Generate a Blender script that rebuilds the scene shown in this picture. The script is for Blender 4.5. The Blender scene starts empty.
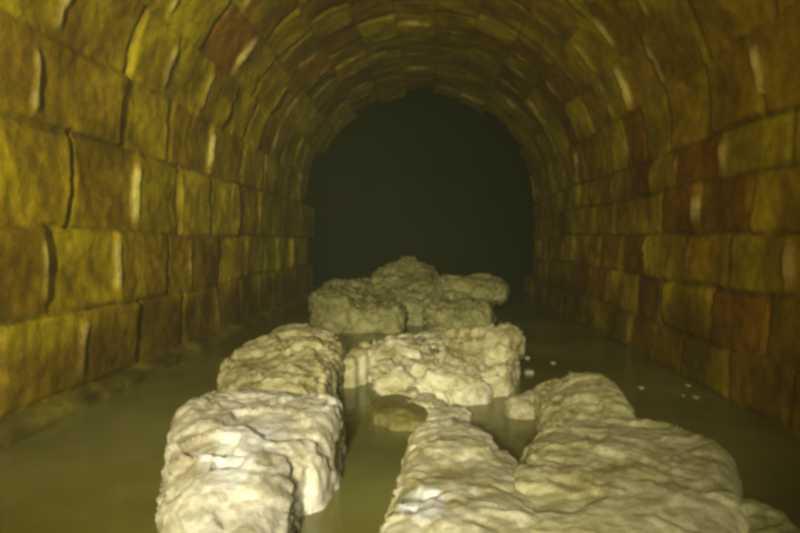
import bpy, bmesh, math, random
from mathutils import Vector, Matrix, noise
C = bpy.context.scene.collection
sc = bpy.context.scene
random.seed(7)
EYE = 0.48
F = 600.0

# ---------------------------------------------------------------- camera
cam = bpy.data.cameras.new('camera'); cam.lens = 27.0; cam.sensor_width = 36.0
cam.clip_start = 0.02; cam.clip_end = 80
co = bpy.data.objects.new('camera', cam); C.objects.link(co); sc.camera = co
fwd = Vector((-25.0 / F, 1.0, -24.5 / F)).normalized()
co.location = (0, 0, EYE)
co.rotation_euler = fwd.to_track_quat('-Z', 'Y').to_euler()
ROT = co.rotation_euler.to_matrix()

def at(px, py, Y):
    """world point seen at that spot of the photograph, Y metres down the tunnel"""
    d = ROT @ Vector(((px - 400) / F, -(py - 266.5) / F, -1.0))
    return Vector((0, 0, EYE)) + d * (Y / d.y)

# ---------------------------------------------------------------- materials
def nt(name):
    m = bpy.data.materials.new(name); m.use_nodes = True
    t = m.node_tree; b = t.nodes['Principled BSDF']
    return m, t, b

def noise_node(t, scale, detail=5, rough=0.6, coord='Object', dist=0.0):
    tc = t.nodes.new('ShaderNodeTexCoord'); n = t.nodes.new('ShaderNodeTexNoise')
    n.inputs['Scale'].default_value = scale; n.inputs['Detail'].default_value = detail
    n.inputs['Roughness'].default_value = rough; n.inputs['Distortion'].default_value = dist
    t.links.new(tc.outputs[coord], n.inputs['Vector'])
    return n

def ramp(t, src, stops):
    r = t.nodes.new('ShaderNodeValToRGB'); e = r.color_ramp.elements
    while len(e) < len(stops): e.new(0.5)
    for k, (p, c) in enumerate(stops):
        e[k].position = p; e[k].color = (*c, 1)
    t.links.new(src, r.inputs['Fac']); return r

def mix(t, fac, a, b, mode='MIX'):
    n = t.nodes.new('ShaderNodeMix'); n.data_type = 'RGBA'; n.blend_type = mode
    if isinstance(fac, float): n.inputs[0].default_value = fac
    else: t.links.new(fac, n.inputs[0])
    for s, i in ((a, 6), (b, 7)):
        if isinstance(s, tuple): n.inputs[i].default_value = (*s, 1)
        else: t.links.new(s, n.inputs[i])
    return n.outputs[2]

def bump(t, b, h, strength, dist=0.01):
    n = t.nodes.new('ShaderNodeBump'); n.inputs['Strength'].default_value = strength
    n.inputs['Distance'].default_value = dist
    t.links.new(h, n.inputs['Height']); t.links.new(n.outputs['Normal'], b.inputs['Normal'])

def mat_brick():
    m, t, b = nt('slimy_brick')
    a = t.nodes.new('ShaderNodeVertexColor'); a.layer_name = 'brick_tint'
    n1 = noise_node(t, 4, 5, 0.6, dist=0.5)
    n2 = noise_node(t, 28, 5, 0.7)
    r1 = ramp(t, n1.outputs[0], [(0.36, (0.50, 0.46, 0.45)), (0.50, (0.85, 0.80, 0.8)), (0.62, (1.2, 1.25, 1.0))])
    r2 = ramp(t, n2.outputs[0], [(0.3, (0.6, 0.6, 0.6)), (0.7, (1.25, 1.25, 1.2))])
    c = mix(t, 1.0, a.outputs[0], r1.outputs[0], 'MULTIPLY')
    c = mix(t, 0.8, c, r2.outputs[0], 'MULTIPLY')
    t.links.new(c, b.inputs['Base Color'])
    b.inputs['Roughness'].default_value = 0.55
    b.inputs['Specular IOR Level'].default_value = 0.25
    bump(t, b, n2.outputs[0], 0.45, 0.012)
    return m

def mat_fat(name, light, dark, spot=0.45):
    m, t, b = nt(name)
    n1 = noise_node(t, 7, 6, 0.62, dist=0.8)
    n2 = noise_node(t, 75, 6, 0.75)
    n3 = noise_node(t, 24, 4, 0.6, dist=0.4)
    mid = tuple(x * 0.6 + y * 0.4 for x, y in zip(light, dark))
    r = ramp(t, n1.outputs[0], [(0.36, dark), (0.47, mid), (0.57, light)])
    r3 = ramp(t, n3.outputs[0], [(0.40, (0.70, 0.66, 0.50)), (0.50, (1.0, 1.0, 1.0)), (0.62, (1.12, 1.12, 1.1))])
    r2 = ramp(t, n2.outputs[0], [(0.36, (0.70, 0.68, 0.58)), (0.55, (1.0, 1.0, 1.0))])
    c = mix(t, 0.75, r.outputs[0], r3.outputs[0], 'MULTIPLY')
    c = mix(t, 0.7, c, r2.outputs[0], 'MULTIPLY')
    a = t.nodes.new('ShaderNodeVertexColor'); a.layer_name = 'white_patch'
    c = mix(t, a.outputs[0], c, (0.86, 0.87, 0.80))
    t.links.new(c, b.inputs['Base Color'])
    b.inputs['Roughness'].default_value = 0.5
    b.inputs['Specular IOR Level'].default_value = 0.3
    bump(t, b, n2.outputs[0], 0.6, 0.008)
    return m

M_BRICK = mat_brick()
M_WHITE = mat_fat('whitish_fat', (0.76, 0.74, 0.62), (0.56, 0.52, 0.36))
M_FAT = mat_fat('pale_fat', (0.72, 0.70, 0.48), (0.42, 0.39, 0.17))
M_FATY = mat_fat('yellow_fat', (0.66, 0.62, 0.36), (0.38, 0.34, 0.12))
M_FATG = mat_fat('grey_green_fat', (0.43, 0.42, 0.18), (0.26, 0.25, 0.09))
M_FATO = mat_fat('olive_fat', (0.62, 0.60, 0.34), (0.42, 0.40, 0.17))
M_WETFAT = mat_fat('wet_fat', (0.26, 0.24, 0.07), (0.15, 0.14, 0.04))

m, t, b = nt('silt'); M_SILT = m
n = noise_node(t, 6); r = ramp(t, n.outputs[0], [(0.3, (0.05, 0.05, 0.02)), (0.7, (0.12, 0.11, 0.04))])
t.links.new(r.outputs[0], b.inputs['Base Color']); b.inputs['Roughness'].default_value = 0.8

m, t, b = nt('murky_water'); M_WATER = m
n = noise_node(t, 1.6, 3, 0.5)
r = ramp(t, n.outputs[0], [(0.3, (0.13, 0.12, 0.012)), (0.7, (0.36, 0.355, 0.11))])
t.links.new(r.outputs[0], b.inputs['Base Color'])
b.inputs['Roughness'].default_value = 0.16; b.inputs['IOR'].default_value = 1.33
b.inputs['Alpha'].default_value = 0.78
n = noise_node(t, 9, 2, 0.5); bump(t, b, n.outputs[0], 0.12, 0.02)

# ---------------------------------------------------------------- the tunnel lining
XL, XR, ZS = -1.04, 0.97, 0.80
XC, R = (XL + XR) / 2, (XR - XL) / 2
CL = 0.247                                   # course height
# profile as a polyline: right waterside -> up -> arch -> down the left wall
prof = []
for k in range(61):                          # right wall, leaning in towards the invert
    z = -0.20 + (ZS + 0.20) * k / 60
    q = (ZS - z) / 0.8
    prof.append((XR - 0.035 * q ** 1.7, z))
for k in range(1, 200):
    a = math.pi * k / 200
    prof.append((XC + R * math.cos(a), ZS + R * math.sin(a)))
for k in range(61):
    z = ZS - (ZS + 0.20) * k / 60
    prof.append((XL - 0.02 * (ZS - z), z))
cum = [0.0]
for a, b_ in zip(prof, prof[1:]): cum.append(cum[-1] + math.hypot(b_[0] - a[0], b_[1] - a[1]))
S_R = cum[60]; S_L = cum[259 + 1]; S_END = cum[-1]

def prof_at(s):
    s = min(max(s, 0), S_END - 1e-6)
    lo, hi = 0, len(cum) - 1
    while hi - lo > 1:
        mid = (lo + hi) // 2
        if cum[mid] <= s: lo = mid
        else: hi = mid
    f = (s - cum[lo]) / (cum[hi] - cum[lo])
    x = prof[lo][0] * (1 - f) + prof[hi][0] * f; z = prof[lo][1] * (1 - f) + prof[hi][1] * f
    tx = prof[hi][0] - prof[lo][0]; tz = prof[hi][1] - prof[lo][1]; L = math.hypot(tx, tz)
    return x, z, -tz / L, tx / L           # inward normal

# course boundaries along the profile
bounds = [S_R + d for d in (-1.10, -0.95, -0.80, -0.64, -0.46, -0.285, -0.115, 0.03)]
n_arch = 13
for k in range(1, n_arch + 1): bounds.append(S_R + 0.03 + (S_L - S_R - 0.03) * k / n_arch)
for k in (0.28, 0.53, 0.78, 1.03): bounds.append(S_L + k)
rows = []
rr = random.Random(21)
TINTS = [(0.52, 0.37, 0.008), (0.57, 0.44, 0.008), (0.48, 0.33, 0.008), (0.58, 0.47, 0.010), (0.44, 0.29, 0.009)]
REDS = [(0.38, 0.185, 0.010), (0.34, 0.19, 0.010), (0.37, 0.175, 0.012)]
# upright joints seen on the nearest stretch of the side walls (metres down the tunnel)
NL = len(bounds) - 1
KNOWN = {NL - 5: [1.53, 2.0, 2.38, 2.82, 3.34, 3.75], NL - 4: [1.35, 1.72, 2.12, 2.49, 2.86, 3.29],
         NL - 3: [1.25, 1.6, 1.97, 2.37, 2.62, 3.0, 3.4], NL - 2: [1.42, 1.76, 2.13, 2.52, 2.95],
         6: [1.3, 1.63, 2.0, 2.34, 2.58, 2.86], 5: [1.5, 1.83, 2.15, 2.46, 2.8], 4: [1.3, 1.59, 1.91, 2.2, 2.6, 2.92, 3.3],
         3: [1.35, 1.68, 2.0, 2.4, 2.7, 3.1, 3.4]}
REDB = {(6, 2.0), (5, 1.83), (5, 2.15), (3, 2.4), (3, 1.68), (2, 0)}
for k in range(NL):
    left = k >= NL - 5
    kn = KNOWN.get(k, []); js = []
    v = kn[0] if kn else 0.9 + rr.random() * 0.3
    first = v
    while v > -3.0:
        v -= rr.uniform(0.27, 0.42); js.insert(0, v)
    js += kn if kn else [first]
    v = js[-1]
    while v < 21:
        v += rr.uniform(0.27, 0.46) if left else rr.uniform(0.24, 0.38)
        js.append(v)
    tint = []
    for v in js:
        pr = 0.05 if left else (0.25 if k < 7 else 0.14)
        c = rr.choice(REDS) if (rr.random() < pr and v > 2.4) or (k, v) in REDB else rr.choice(TINTS)
        g = rr.uniform(0.85, 1.1)
        tint.append((c[0] * g, c[1] * g, c[2] * g, rr.uniform(-0.008, 0.008), rr.uniform(-.03, .03), rr.uniform(-.04, .04), rr.random()))
    rows.append((js, tint))

def sm(a, b_, x):
    t_ = min(max((x - a) / (b_ - a), 0), 1); return t_ * t_ * (3 - 2 * t_)

import bisect
def lining(s, v):
    """-> inward offset, colour"""
    w = noise.noise(Vector((v * 0.9, s * 1.3, 3.0))) * 0.035 + noise.noise(Vector((v * 4, s * 4, 9.0))) * 0.012
    s2 = s + w
    if abs(s - S_R) < 0.0001 or abs(s - S_L) < 0.0001: s2 = s
    k = bisect.bisect_right(bounds, s2) - 1
    k = min(max(k, 0), len(rows) - 1)
    js, tint = rows[k]
    v2 = v + noise.noise(Vector((v * 3, s * 5, 31.0))) * 0.03
    i = min(max(bisect.bisect_right(js, v2) - 1, 0), len(tint) - 1)
    c = tint[i]
    du0, du1 = s2 - bounds[k], bounds[k + 1] - s2
    dv0, dv1 = v2 - js[i], js[i + 1] - v2
    du = min(du0, du1); dv = min(dv0, dv1)
    edge = sm(0.002, 0.013, du)                 # bed joints are raked out and dark
    jd = sm(-0.25, 0.35, noise.noise(Vector((v * 1.3, k * 4.7, 6.0))))
    edge = 1 - (1 - edge) * (0.3 + 0.7 * jd) * (0.45 if S_R + 0.1 < s < S_L - 0.1 else 1.0)
    h = 0.014 * edge + c[3] * edge
    # the block is a little tilted and pillowed
    h += edge * (c[4] * (v2 - (js[i] + js[i + 1]) / 2) + c[5] * (s2 - (bounds[k] + bounds[k + 1]) / 2) * 0.6)
    P = Vector((s * 7, v * 7, c[6] * 50))
    h += 0.007 * noise.noise(P) + 0.004 * noise.noise(P * 3.3)
    col = Vector(c[:3])
    # upright joint: a proud, pale smear of mortar on most of them
    jid = js[i] if dv0 < dv1 else js[i + 1]
    jr = noise.cell(Vector((jid * 37.1, k * 11.3, 0.5)))
    jr2 = noise.cell(Vector((jid * 17.1, k * 5.3, 4.5)))
    wj = 0.006 + 0.009 * abs(jr2) + 0.006 * noise.noise(Vector((s * 22, v * 5, 2)))
    along = sm(0.0, 0.05, du - 0.012 - 0.03 * abs(noise.noise(Vector((jid * 5, s * 9, k)))))
    jf = (1 - sm(wj, wj + 0.008, dv)) * along
    arch = S_R + 0.1 < s < S_L - 0.1
    if jr > (-0.2 if arch else 0.15):
        h += jf * 0.007
        col = col.lerp(Vector((0.85, 0.72, 0.22)), jf * (0.95 if arch else 0.85))
    else:
        h -= (1 - sm(0.004, 0.016, dv)) * 0.014
        col = col.lerp(Vector((0.17, 0.13, 0.03)), (1 - sm(0.004, 0.016, dv)) * 0.6)
    col = col.lerp(Vector((0.12, 0.085, 0.012)), (1 - edge) * 0.8)
    # darker brown band along the foot of the walls, with a ragged upper limit
    zz = ZS - (S_R - s) if s < S_R else (ZS - (s - S_L) if s > S_L else 9)
    lim = 0.24 + 0.10 * noise.noise(Vector((v * 1.6, 4.0, 1.0))) + 0.05 * noise.noise(Vector((v * 7, s * 7, 1.0)))
    col = col.lerp(Vector((0.24, 0.15, 0.012)), 0.75 * (1 - sm(lim - 0.07, lim + 0.05, zz)))
    return h, col

vs = []
v = -2.6
while v < 5.85:
    vs.append(v); v += max(0.009, 0.0062 * max(v, 0.2)) if v > 0.5 else 0.025
def build_lining(name, s0, s1, label):
    ns = max(2, int((s1 - s0) / 0.0095)); me = bpy.data.meshes.new(name)
    V = []; col = []
    for j in range(ns + 1):
        s = s0 + (s1 - s0) * j / ns
        x, z, nx, nz = prof_at(s)
        for y in vs:
            h, c = lining(s, y)
            V.append((x + nx * h, y, z + nz * h)); col.append(c)
    n_v = len(vs); Fc = []
    for j in range(ns):
        # each course stops at one of its own joints, so the mouth of the vault is toothed
        s = s0 + (s1 - s0) * (j + 0.5) / ns
        k = min(max(bisect.bisect_right(bounds, s) - 1, 0), len(rows) - 1)
        e = max([q for q in rows[k][0] if q < 5.4 + 0.1 * (k % 3)])
        ei = min(bisect.bisect_left(vs, e), n_v - 1)
        for i in range(ei):
            a = j * n_v + i
            Fc.append((a, a + n_v, a + n_v + 1, a + 1))
        m0 = len(V)                       # the broken end face of the masonry
        for jj in (j, j + 1):
            x, z, nx, nz = prof_at(s0 + (s1 - s0) * jj / ns)
            V.append((x - nx * 0.2, vs[ei], z - nz * 0.2)); col.append(Vector((0.2, 0.16, 0.04)))
        Fc.append((j * n_v + ei, (j + 1) * n_v + ei, m0 + 1, m0))
    me.from_pydata(V, [], Fc); me.update()
    ca = me.color_attributes.new('brick_tint', 'FLOAT_COLOR', 'POINT')
    flat = []
    for c in col: flat += (c[0], c[1], c[2], 1.0)
    ca.data.foreach_set('color', flat)
    me.polygons.foreach_set('use_smooth', [True] * len(me.polygons))
    me.materials.append(M_BRICK)
    o = bpy.data.objects.new(name, me); C.objects.link(o)
    o['kind'] = 'structure'; o['label'] = label
    return o
build_lining('wall_right', 0.0, S_R, 'right brick side wall of the tunnel with reddish blocks')
build_lining('ceiling', S_R, S_L, 'round brick vault of the sewer tunnel')
build_lining('wall_left', S_L, S_END, 'left brick side wall of the tunnel with mossy yellow blocks')

# beyond the vault, an added wider and taller chamber makes the far end dark
def mat_chamber():
    m, t, b = nt('dark_brick')
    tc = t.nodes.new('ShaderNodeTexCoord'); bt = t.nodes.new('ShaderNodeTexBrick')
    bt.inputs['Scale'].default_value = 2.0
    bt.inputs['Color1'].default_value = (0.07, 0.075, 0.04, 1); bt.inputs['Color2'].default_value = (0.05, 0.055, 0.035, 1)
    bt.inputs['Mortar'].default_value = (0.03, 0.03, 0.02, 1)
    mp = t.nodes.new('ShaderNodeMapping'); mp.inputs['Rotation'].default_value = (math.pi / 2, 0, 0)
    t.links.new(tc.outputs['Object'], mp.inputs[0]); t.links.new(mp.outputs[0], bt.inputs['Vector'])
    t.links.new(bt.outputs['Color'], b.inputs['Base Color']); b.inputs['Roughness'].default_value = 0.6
    return m
M_CH = mat_chamber()
def slab(name, lo, hi, label):
    bm = bmesh.new(); bmesh.ops.create_cube(bm, size=1.0)
    for vv in bm.verts:
        vv.co = Vector([(lo[i] + hi[i]) / 2 + vv.co[i] * (hi[i] - lo[i]) for i in range(3)])
    me = bpy.data.meshes.new(name); bm.to_mesh(me); bm.free(); me.materials.append(M_CH)
    o = bpy.data.objects.new(name, me); C.objects.link(o); o['kind'] = 'structure'; o['label'] = label
slab('wall_chamber_left', (-2.0, 5.8, -0.2), (-1.8, 22, 2.9), 'left wall of the added dark chamber beyond the vault')
slab('wall_chamber_right', (1.8, 5.8, -0.2), (2.0, 22, 2.9), 'right wall of the added dark chamber beyond the vault')
slab('wall_chamber_far', (-2.0, 22, -0.2), (2.0, 22.2, 2.9), 'unlit far wall of the added chamber')
slab('ceiling_chamber', (-2.0, 5.8, 2.7), (2.0, 22, 2.9), 'ceiling of the added dark chamber')

def grid_obj(name, x0, x1, y0, y1, nx, ny, zf, mat):
    V = [(x0 + (x1 - x0) * i / nx, y0 + (y1 - y0) * (j / ny), 0) for j in range(ny + 1) for i in range(nx + 1)]
    V = [(x, y, zf(x, y)) for x, y, _ in V]
    Fc = [(j * (nx + 1) + i, j * (nx + 1) + i + 1, (j + 1) * (nx + 1) + i + 1, (j + 1) * (nx + 1) + i) for j in range(ny) for i in range(nx)]
    me = bpy.data.meshes.new(name); me.from_pydata(V, [], Fc); me.update()
    me.polygons.foreach_set('use_smooth', [True] * len(me.polygons)); me.materials.append(mat)
    o = bpy.data.objects.new(name, me); C.objects.link(o); return o
FLOOR = -0.09
o = grid_obj('floor', -1.06, 0.95, -2.6, 5.85, 40, 120, lambda x, y: FLOOR + 0.008 * noise.noise(Vector((x * 4, y * 4, 0))), M_SILT)
o['kind'] = 'structure'; o['label'] = 'silty channel bed below the murky water'
o = grid_obj('water', -1.0, 0.93, -2.55, 5.85, 2, 2, lambda x, y: 0.0, M_WATER)
o['kind'] = 'stuff'; o['label'] = 'murky olive green sewage water filling the channel'; o['category'] = 'water'

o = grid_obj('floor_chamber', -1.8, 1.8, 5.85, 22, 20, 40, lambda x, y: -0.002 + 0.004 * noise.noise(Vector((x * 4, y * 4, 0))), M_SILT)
o['kind'] = 'structure'; o['label'] = 'dark silt bed of the added far chamber'
# narrow mortared ledge along the foot of the left wall
def ledge():
    sec = [(-1.07, -0.08), (-0.985, -0.08), (-0.975, 0.0), (-0.985, 0.022), (-1.01, 0.034), (-1.035, 0.040), (-1.075, 0.046)]
    V = []; col = []; n_s = len(sec)
    ys = [y for y in vs if True]
    for y in ys:
        for q, (x, z) in enumerate(sec):
            w = noise.noise(Vector((y * 3, q * 0.6, 5))) * 0.012 + noise.noise(Vector((y * 11, q, 8))) * 0.007
            V.append((x + w * (q not in (0, n_s - 1)), y, z + w * 0.8)); 
            g = 0.85 + 0.5 * noise.noise(Vector((y * 5, q, 2)))
            col.append((0.30 * g, 0.26 * g, 0.045 * g))
    Fc = [(j * n_s + i, j * n_s + i + 1, (j + 1) * n_s + i + 1, (j + 1) * n_s + i) for j in range(len(ys) - 1) for i in range(n_s - 1)]
    me = bpy.data.meshes.new('trim_1'); me.from_pydata(V, [], Fc); me.update()
    ca = me.color_attributes.new('brick_tint', 'FLOAT_COLOR', 'POINT'); fl = []
    for c in col: fl += (*c, 1.0)
    ca.data.foreach_set('color', fl)
    me.polygons.foreach_set('use_smooth', [True] * len(me.polygons)); me.materials.append(M_BRICK)
    o = bpy.data.objects.new('trim_1', me); C.objects.link(o)
    o['kind'] = 'structure'; o['label'] = 'narrow ledge along the foot of the left wall'
ledge()

# ---------------------------------------------------------------- lumps of congealed fat
def lump(name, label, cat, balls, mat, voxel, amp, group=None, seed=0, floor=True, crack=1.0, white=(), smooth=0.12, hulls=()):
    """balls: (centre, radii[, rotation about z in degrees]); fused, then weathered"""
    bm = bmesh.new(); made = []
    for bl in balls:
        c, rad = bl[0], bl[1]; rz = math.radians(bl[2]) if len(bl) > 2 else 0
        tilt = math.radians(bl[3]) if len(bl) > 3 else 0
        mt = Matrix.Translation(c) @ Matrix.Rotation(rz, 4, 'Z') @ Matrix.Rotation(tilt, 4, 'Y') @ Matrix.Diagonal((*rad, 1))
        r_ = bmesh.ops.create_icosphere(bm, subdivisions=4, radius=1.0, matrix=Matrix.Identity(4))
        for vv in r_['verts']:
            p = vv.co
            # blocky superellipsoid rather than a ball
            q = 4.2
            L = (abs(p.x) ** q + abs(p.y) ** q + abs(p.z) ** q) ** (1 / q)
            p = p / L
            vv.co = mt @ p
        made.append([vv.co.copy() for vv in r_['verts']])
    for hl in hulls:                        # angular masses spanning several of the balls
        hb = bmesh.new()
        for q in hl:
            for p in made[q][::3]: hb.verts.new(p)
        res = bmesh.ops.convex_hull(hb, input=hb.verts[:])
        bmesh.ops.delete(hb, geom=[g for g in res['geom_interior'] if isinstance(g, bmesh.types.BMVert)], context='VERTS')
        tm = bpy.data.meshes.new('hull'); hb.to_mesh(tm); hb.free(); bm.from_mesh(tm); bpy.data.meshes.remove(tm)
    me = bpy.data.meshes.new(name + '_raw'); bm.to_mesh(me); bm.free()
    tmp = bpy.data.objects.new(name + '_raw', me); C.objects.link(tmp)
    rm = tmp.modifiers.new('r', 'REMESH'); rm.mode = 'VOXEL'; rm.voxel_size = voxel
    s_ = tmp.modifiers.new('s', 'SMOOTH'); s_.iterations = int(smooth / voxel); s_.factor = 0.6
    dg = bpy.context.evaluated_depsgraph_get()
    out = bpy.data.meshes.new_from_object(tmp.evaluated_get(dg))
    bpy.data.objects.remove(tmp); bpy.data.meshes.remove(me)
    sd = Vector((seed * 13.7, seed * 5.1, seed * 2.3))
    out.update()
    k = crack
    newc = []
    amp *= 0.72
    for vv in out.vertices:
        p = vv.co; n = vv.normal
        q = (p + sd)
        w3 = noise.noise_vector(q * 8) * 0.05
        a = (noise.noise(q * 3.5) * 1.1 + noise.noise((q + w3) * 8) * 0.7) * crack
        qq = q + noise.noise_vector(q * 20) * 0.025
        # broken slabs: big facets at different heights
        dist, pts = noise.voronoi((qq + w3) * 9)
        a += (noise.cell(pts[0] * 5.1) - 0.5) * 1.15 * sm(0.0, 0.10, dist[1] - dist[0]) * crack
        # crumbly nodules here and there
        rough = sm(-0.15, 0.3, noise.noise(q * 6 + Vector((7, 7, 7))))
        dist, pts = noise.voronoi(qq * 40)
        a += (0.45 - dist[0]) * 0.9 * (0.25 + rough) * k
        a += noise.noise(q * 45) * 0.32 + (0.3 - abs(noise.noise(q * 85))) * 0.35
        newc.append(p + n * (a * amp))
    c0 = sum((x for x in newc), Vector()) / len(newc)
    org = Vector((c0.x, c0.y, FLOOR + 0.004 if floor else min(x.z for x in newc)))
    for vv, p in zip(out.vertices, newc):
        if floor: p.z = max(p.z, FLOOR + 0.004)
        vv.co = p - org
    out.name = name
    ca = out.color_attributes.new('white_patch', 'FLOAT_COLOR', 'POINT'); fl = []  # whitens ragged oval patches around the given centres
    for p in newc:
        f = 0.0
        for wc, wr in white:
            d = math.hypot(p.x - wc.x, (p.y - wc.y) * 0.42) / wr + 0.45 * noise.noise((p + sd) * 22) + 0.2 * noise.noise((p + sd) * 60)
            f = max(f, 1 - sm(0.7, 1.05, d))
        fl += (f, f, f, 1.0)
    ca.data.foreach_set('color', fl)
    out.materials.clear(); out.materials.append(mat)
    out.polygons.foreach_set('use_smooth', [True] * len(out.polygons))
    out.update()
    o = bpy.data.objects.new(name, out); C.objects.link(o); o.location = org
    o['label'] = label; o['category'] = cat
    if group: o['group'] = group
    return o

def B(px, py, Y, rx, ry, rz, rot=0, tilt=0):
    """a mass whose TOP is seen at pixel (px, py), Y metres down; half sizes in metres"""
    p = at(px, py, Y); return (Vector((p.x, p.y, p.z - rz)), (rx, ry, rz), rot, tilt)

G = 'congealed fat lumps clogging the channel'
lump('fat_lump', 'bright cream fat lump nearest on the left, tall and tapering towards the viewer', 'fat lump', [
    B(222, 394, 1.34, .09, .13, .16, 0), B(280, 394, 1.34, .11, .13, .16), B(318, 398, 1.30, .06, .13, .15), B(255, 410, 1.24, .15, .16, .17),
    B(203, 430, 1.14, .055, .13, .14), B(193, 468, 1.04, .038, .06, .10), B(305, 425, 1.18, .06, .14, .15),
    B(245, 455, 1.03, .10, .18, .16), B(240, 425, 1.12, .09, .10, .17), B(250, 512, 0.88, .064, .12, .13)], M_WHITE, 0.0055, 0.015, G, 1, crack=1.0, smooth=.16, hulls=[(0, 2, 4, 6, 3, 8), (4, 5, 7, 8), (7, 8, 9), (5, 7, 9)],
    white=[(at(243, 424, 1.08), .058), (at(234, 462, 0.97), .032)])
lump('fat_lump', 'rounded yellowish fat lump behind the bright left one, beside the water by the left wall', 'fat lump', [
    B(262, 346, 2.0, .12, .20, .13), B(298, 329, 2.15, .13, .18, .14), B(258, 362, 1.85, .10, .14, .12), B(320, 333, 2.15, .07, .12, .13),
    B(322, 345, 2.0, .065, .14, .12), B(308, 362, 1.78, .09, .14, .12), B(282, 374, 1.66, .12, .12, .11)], M_FATY, 0.007, 0.018, G, 2, crack=.9, hulls=[(0, 1, 2), (1, 3, 4, 5), (2, 5, 6)])
lump('fat_lump', 'small pale knob of fat wedged between the yellowish lump and the central ridge', 'fat lump', [
    B(358, 347, 2.05, .042, .06, .12), B(350, 354, 2.0, .03, .05, .10)], M_FAT, 0.006, 0.008, G, 3)
lump('fat_lump', 'dull green fat lump lying half under water below the central ridge', 'fat lump', [
    B(394, 400, 1.66, .06, .12, .06), B(384, 396, 1.78, .045, .10, .06), B(408, 406, 1.62, .06, .12, .06)], M_WETFAT, 0.007, 0.009, G, 4, crack=.4)
lump('fat_lump', 'crumbling pale ridge of fat slanting through the middle of the channel', 'fat lump', [
    B(378, 341, 2.15, .075, .12, .10, 20), B(405, 342, 2.1, .09, .15, .12, 30), B(432, 358, 1.95, .09, .13, .11, 30),
    B(458, 374, 1.85, .075, .09, .10, 30), B(398, 366, 1.9, .075, .10, .09), B(365, 340, 2.2, .05, .08, .11), B(430, 334, 2.3, .09, .12, .12)],
    M_FAT, 0.007, 0.028, G, 5, crack=1.3, hulls=[(0, 1, 5, 6), (1, 2, 3), (4, 2, 3)])
lump('fat_lump', 'craggy yellowish fat block with a jagged right side behind the central ridge', 'fat lump', [
    B(470, 328, 2.25, .12, .15, .14), B(502, 332, 2.15, .065, .14, .14), B(490, 362, 1.95, .085, .10, .12),
    B(450, 326, 2.4, .08, .10, .12)], M_FATY, 0.007, 0.026, G, 6, crack=1.3, hulls=[(0, 1, 2), (0, 3)])
lump('fat_lump', 'thin crust of fat running down from the central ridge to the large near lump', 'fat lump', [
    B(425, 396, 1.68, .06, .08, .07, -30), B(448, 408, 1.55, .055, .08, .07, -30), B(408, 386, 1.78, .04, .06, .07)],
    M_FAT, 0.007, 0.013, G, 7)
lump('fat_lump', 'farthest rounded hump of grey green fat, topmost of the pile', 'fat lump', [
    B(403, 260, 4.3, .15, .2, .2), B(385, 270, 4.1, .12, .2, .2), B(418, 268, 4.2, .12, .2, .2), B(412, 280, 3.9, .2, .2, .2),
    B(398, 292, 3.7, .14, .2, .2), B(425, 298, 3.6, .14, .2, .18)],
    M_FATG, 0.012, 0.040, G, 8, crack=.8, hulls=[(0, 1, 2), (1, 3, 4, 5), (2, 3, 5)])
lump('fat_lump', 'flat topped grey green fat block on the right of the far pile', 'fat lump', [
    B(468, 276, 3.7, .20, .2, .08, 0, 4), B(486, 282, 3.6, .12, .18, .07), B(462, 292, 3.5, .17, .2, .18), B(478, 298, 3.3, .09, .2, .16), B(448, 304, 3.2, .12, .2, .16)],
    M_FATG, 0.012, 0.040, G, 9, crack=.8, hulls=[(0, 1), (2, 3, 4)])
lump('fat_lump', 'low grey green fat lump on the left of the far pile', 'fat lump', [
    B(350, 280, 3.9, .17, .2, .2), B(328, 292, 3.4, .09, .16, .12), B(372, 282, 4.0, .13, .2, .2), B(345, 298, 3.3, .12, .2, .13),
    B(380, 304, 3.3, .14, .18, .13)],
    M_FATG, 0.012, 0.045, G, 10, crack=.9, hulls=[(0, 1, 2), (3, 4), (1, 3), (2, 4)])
lump('fat_lump', 'peaked olive fat lump behind the large near block, close to the right wall', 'fat lump', [
    B(590, 374, 1.62, .065, .12, .11), B(568, 384, 1.62, .085, .13, .11), B(602, 400, 1.45, .06, .14, .10),
    B(575, 404, 1.42, .08, .12, .09)], M_FATO, 0.006, 0.012, G, 11, crack=.9, hulls=[(0, 1, 2, 3)])
lump('fat_lump', 'small bright nub of fat at the left foot of the peaked olive lump', 'fat lump', [
    B(519, 394, 1.68, .045, .06, .08), B(534, 390, 1.72, .035, .05, .07)], M_FAT, 0.006, 0.009, G, 12)
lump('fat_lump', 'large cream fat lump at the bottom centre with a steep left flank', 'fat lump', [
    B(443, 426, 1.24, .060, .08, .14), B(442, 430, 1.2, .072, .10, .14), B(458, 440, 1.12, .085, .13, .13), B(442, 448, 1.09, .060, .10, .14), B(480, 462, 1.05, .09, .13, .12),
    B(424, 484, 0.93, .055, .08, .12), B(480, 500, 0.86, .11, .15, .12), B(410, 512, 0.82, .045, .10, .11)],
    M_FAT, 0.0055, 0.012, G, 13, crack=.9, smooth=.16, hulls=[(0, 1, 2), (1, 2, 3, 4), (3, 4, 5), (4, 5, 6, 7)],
    white=[(at(421, 510, .85), .034)])
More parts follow.
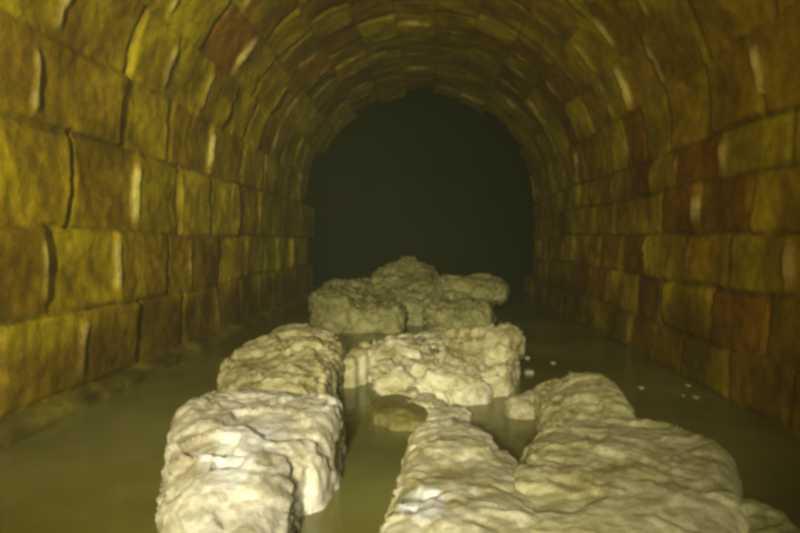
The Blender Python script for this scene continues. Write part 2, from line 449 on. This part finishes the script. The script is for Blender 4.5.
lump('fat_lump', 'broadest olive cream fat block filling the lower right corner of the channel', 'fat lump', [
    B(585, 426, 1.28, .09, .10, .10), B(625, 426, 1.26, .11, .12, .11), B(668, 430, 1.22, .10, .10, .12), B(696, 437, 1.17, .052, .10, .12),
    B(600, 445, 1.12, .14, .16, .12), B(575, 466, 1.0, .09, .13, .11), B(640, 470, 1.0, .13, .18, .12), B(690, 470, 1.0, .06, .14, .12),
    B(560, 512, 0.84, .11, .14, .11), B(620, 508, 0.85, .12, .16, .11), B(675, 508, 0.86, .06, .14, .11)],
    M_FATO, 0.006, 0.011, G, 14, crack=.9, smooth=.16, hulls=[(0, 1, 4), (1, 2, 3, 4), (4, 5, 6), (3, 6, 7), (5, 6, 8, 9), (6, 7, 9, 10)])
lump('fat_lump', 'low fat lump cut off by the bottom right corner of the view', 'fat lump', [
    B(765, 512, 0.86, .045, .08, .08), B(785, 520, 0.82, .04, .07, .08)], M_FATG, 0.006, 0.009, G, 15)

# ---------------------------------------------------------------- crumbs
def crumb(px, py, r, label, mat=M_FAT, seed=0, h=0.6, group='crumbs of fat floating near the right wall'):
    Y = EYE * F / (py - 242.0)
    p = at(px, py, Y)
    p.z = r * h * 0.25
    return lump('fat_crumb', label, 'crumb', [(p, (r, r * 1.3, r * h)), (p + Vector((r * .6, r * .4, -.2 * r)), (r * .6, r * .7, r * h * .8))],
                mat, r / 7, r * 0.22, group, seed, floor=False)
crumb(527, 358, .014, 'upper of two fat crumbs just right of the craggy block', seed=21)
crumb(529, 373, .017, 'lower of two fat crumbs just right of the craggy block', seed=22)
crumb(553, 363, .011, 'fat crumb floating alone above the peaked olive lump', seed=23)
crumb(641, 387, .010, 'fat crumb on the dark water right of the peaked olive lump', seed=24)
crumb(688, 384, .009, 'upper small crumb of three in the cluster by the right wall', seed=25)
crumb(683, 394, .008, 'left crumb of three in the cluster by the right wall', seed=26)
crumb(696, 396, .011, 'right and largest crumb of three in the cluster by the right wall', seed=27)
gl = 'crumbs of debris along the left ledge'
crumb(231, 333, .022, 'dark flat scrap of debris in the water by the left ledge', M_WETFAT, 28, .5, gl)
crumb(213, 336, .014, 'pale crumb beside the dark scrap by the left ledge', M_FATY, 29, .5, gl)
crumb(270, 316, .020, 'fat crumb floating behind the yellowish left lump', M_FATY, 30, .6, gl)
crumb(238, 324, .010, 'tiny bright crumb just behind the dark scrap on the left', M_FAT, 31, .6, gl)

# ---------------------------------------------------------------- light: wide torch for the camera, plus unseen spots added for brightness
def spot(name, loc, target, watts, size_deg, blend, radius, col):
    l = bpy.data.lights.new(name, 'SPOT'); l.energy = watts; l.spot_size = math.radians(size_deg); l.spot_blend = blend
    l.shadow_soft_size = radius; l.color = col
    o = bpy.data.objects.new(name, l); C.objects.link(o); o.location = loc
    o.rotation_euler = (Vector(target) - Vector(loc)).to_track_quat('-Z', 'Y').to_euler()
spot('lamp_wide', (-0.22, -1.2, 0.80), (-0.82, 2.7, 0.58), 345, 74, 1.0, 0.05, (1.0, 0.93, 0.62))
spot('fill_far', (-0.12, -0.9, 0.70), (-0.05, 3.6, 0.05), 120, 21, 1.0, 0.05, (1.0, 0.95, 0.68))  # added spot, carries brightness down to the far lumps
spot('fill_left', (-0.16, -1.0, 0.75), (-1.0, 4.6, 0.95), 190, 24, 1.0, 0.05, (1.0, 0.93, 0.62))  # added spot, lifts the far stretch of the left wall
spot('fill_near', (-0.08, -0.55, 0.72), tuple(at(440, 465, 1.1)), 56, 46, 1.0, 0.03, (1.0, 0.95, 0.88))  # added spot, brightens the near lumps and the water between them

w = bpy.data.worlds.new('world'); sc.world = w; w.use_nodes = True
wt = w.node_tree
wt.nodes['Background'].inputs[0].default_value = (0.02, 0.022, 0.014, 1)
wt.nodes['Background'].inputs[1].default_value = 0.3
vsn = wt.nodes.new('ShaderNodeVolumeScatter')
vsn.inputs['Color'].default_value = (0.78, 0.85, 0.45, 1)
vsn.inputs['Density'].default_value = 0.022
vsn.inputs['Anisotropy'].default_value = 0.2
wt.links.new(vsn.outputs[0], wt.nodes['World Output'].inputs['Volume'])

sc.view_settings.view_transform = 'Standard'; sc.view_settings.look = 'None'
sc.view_settings.gamma = 1; sc.view_settings.use_curve_mapping = False
sc.view_settings.exposure = 0.0
sc.cycles.pixel_filter_type = 'GAUSSIAN'; sc.cycles.filter_width = 3.5
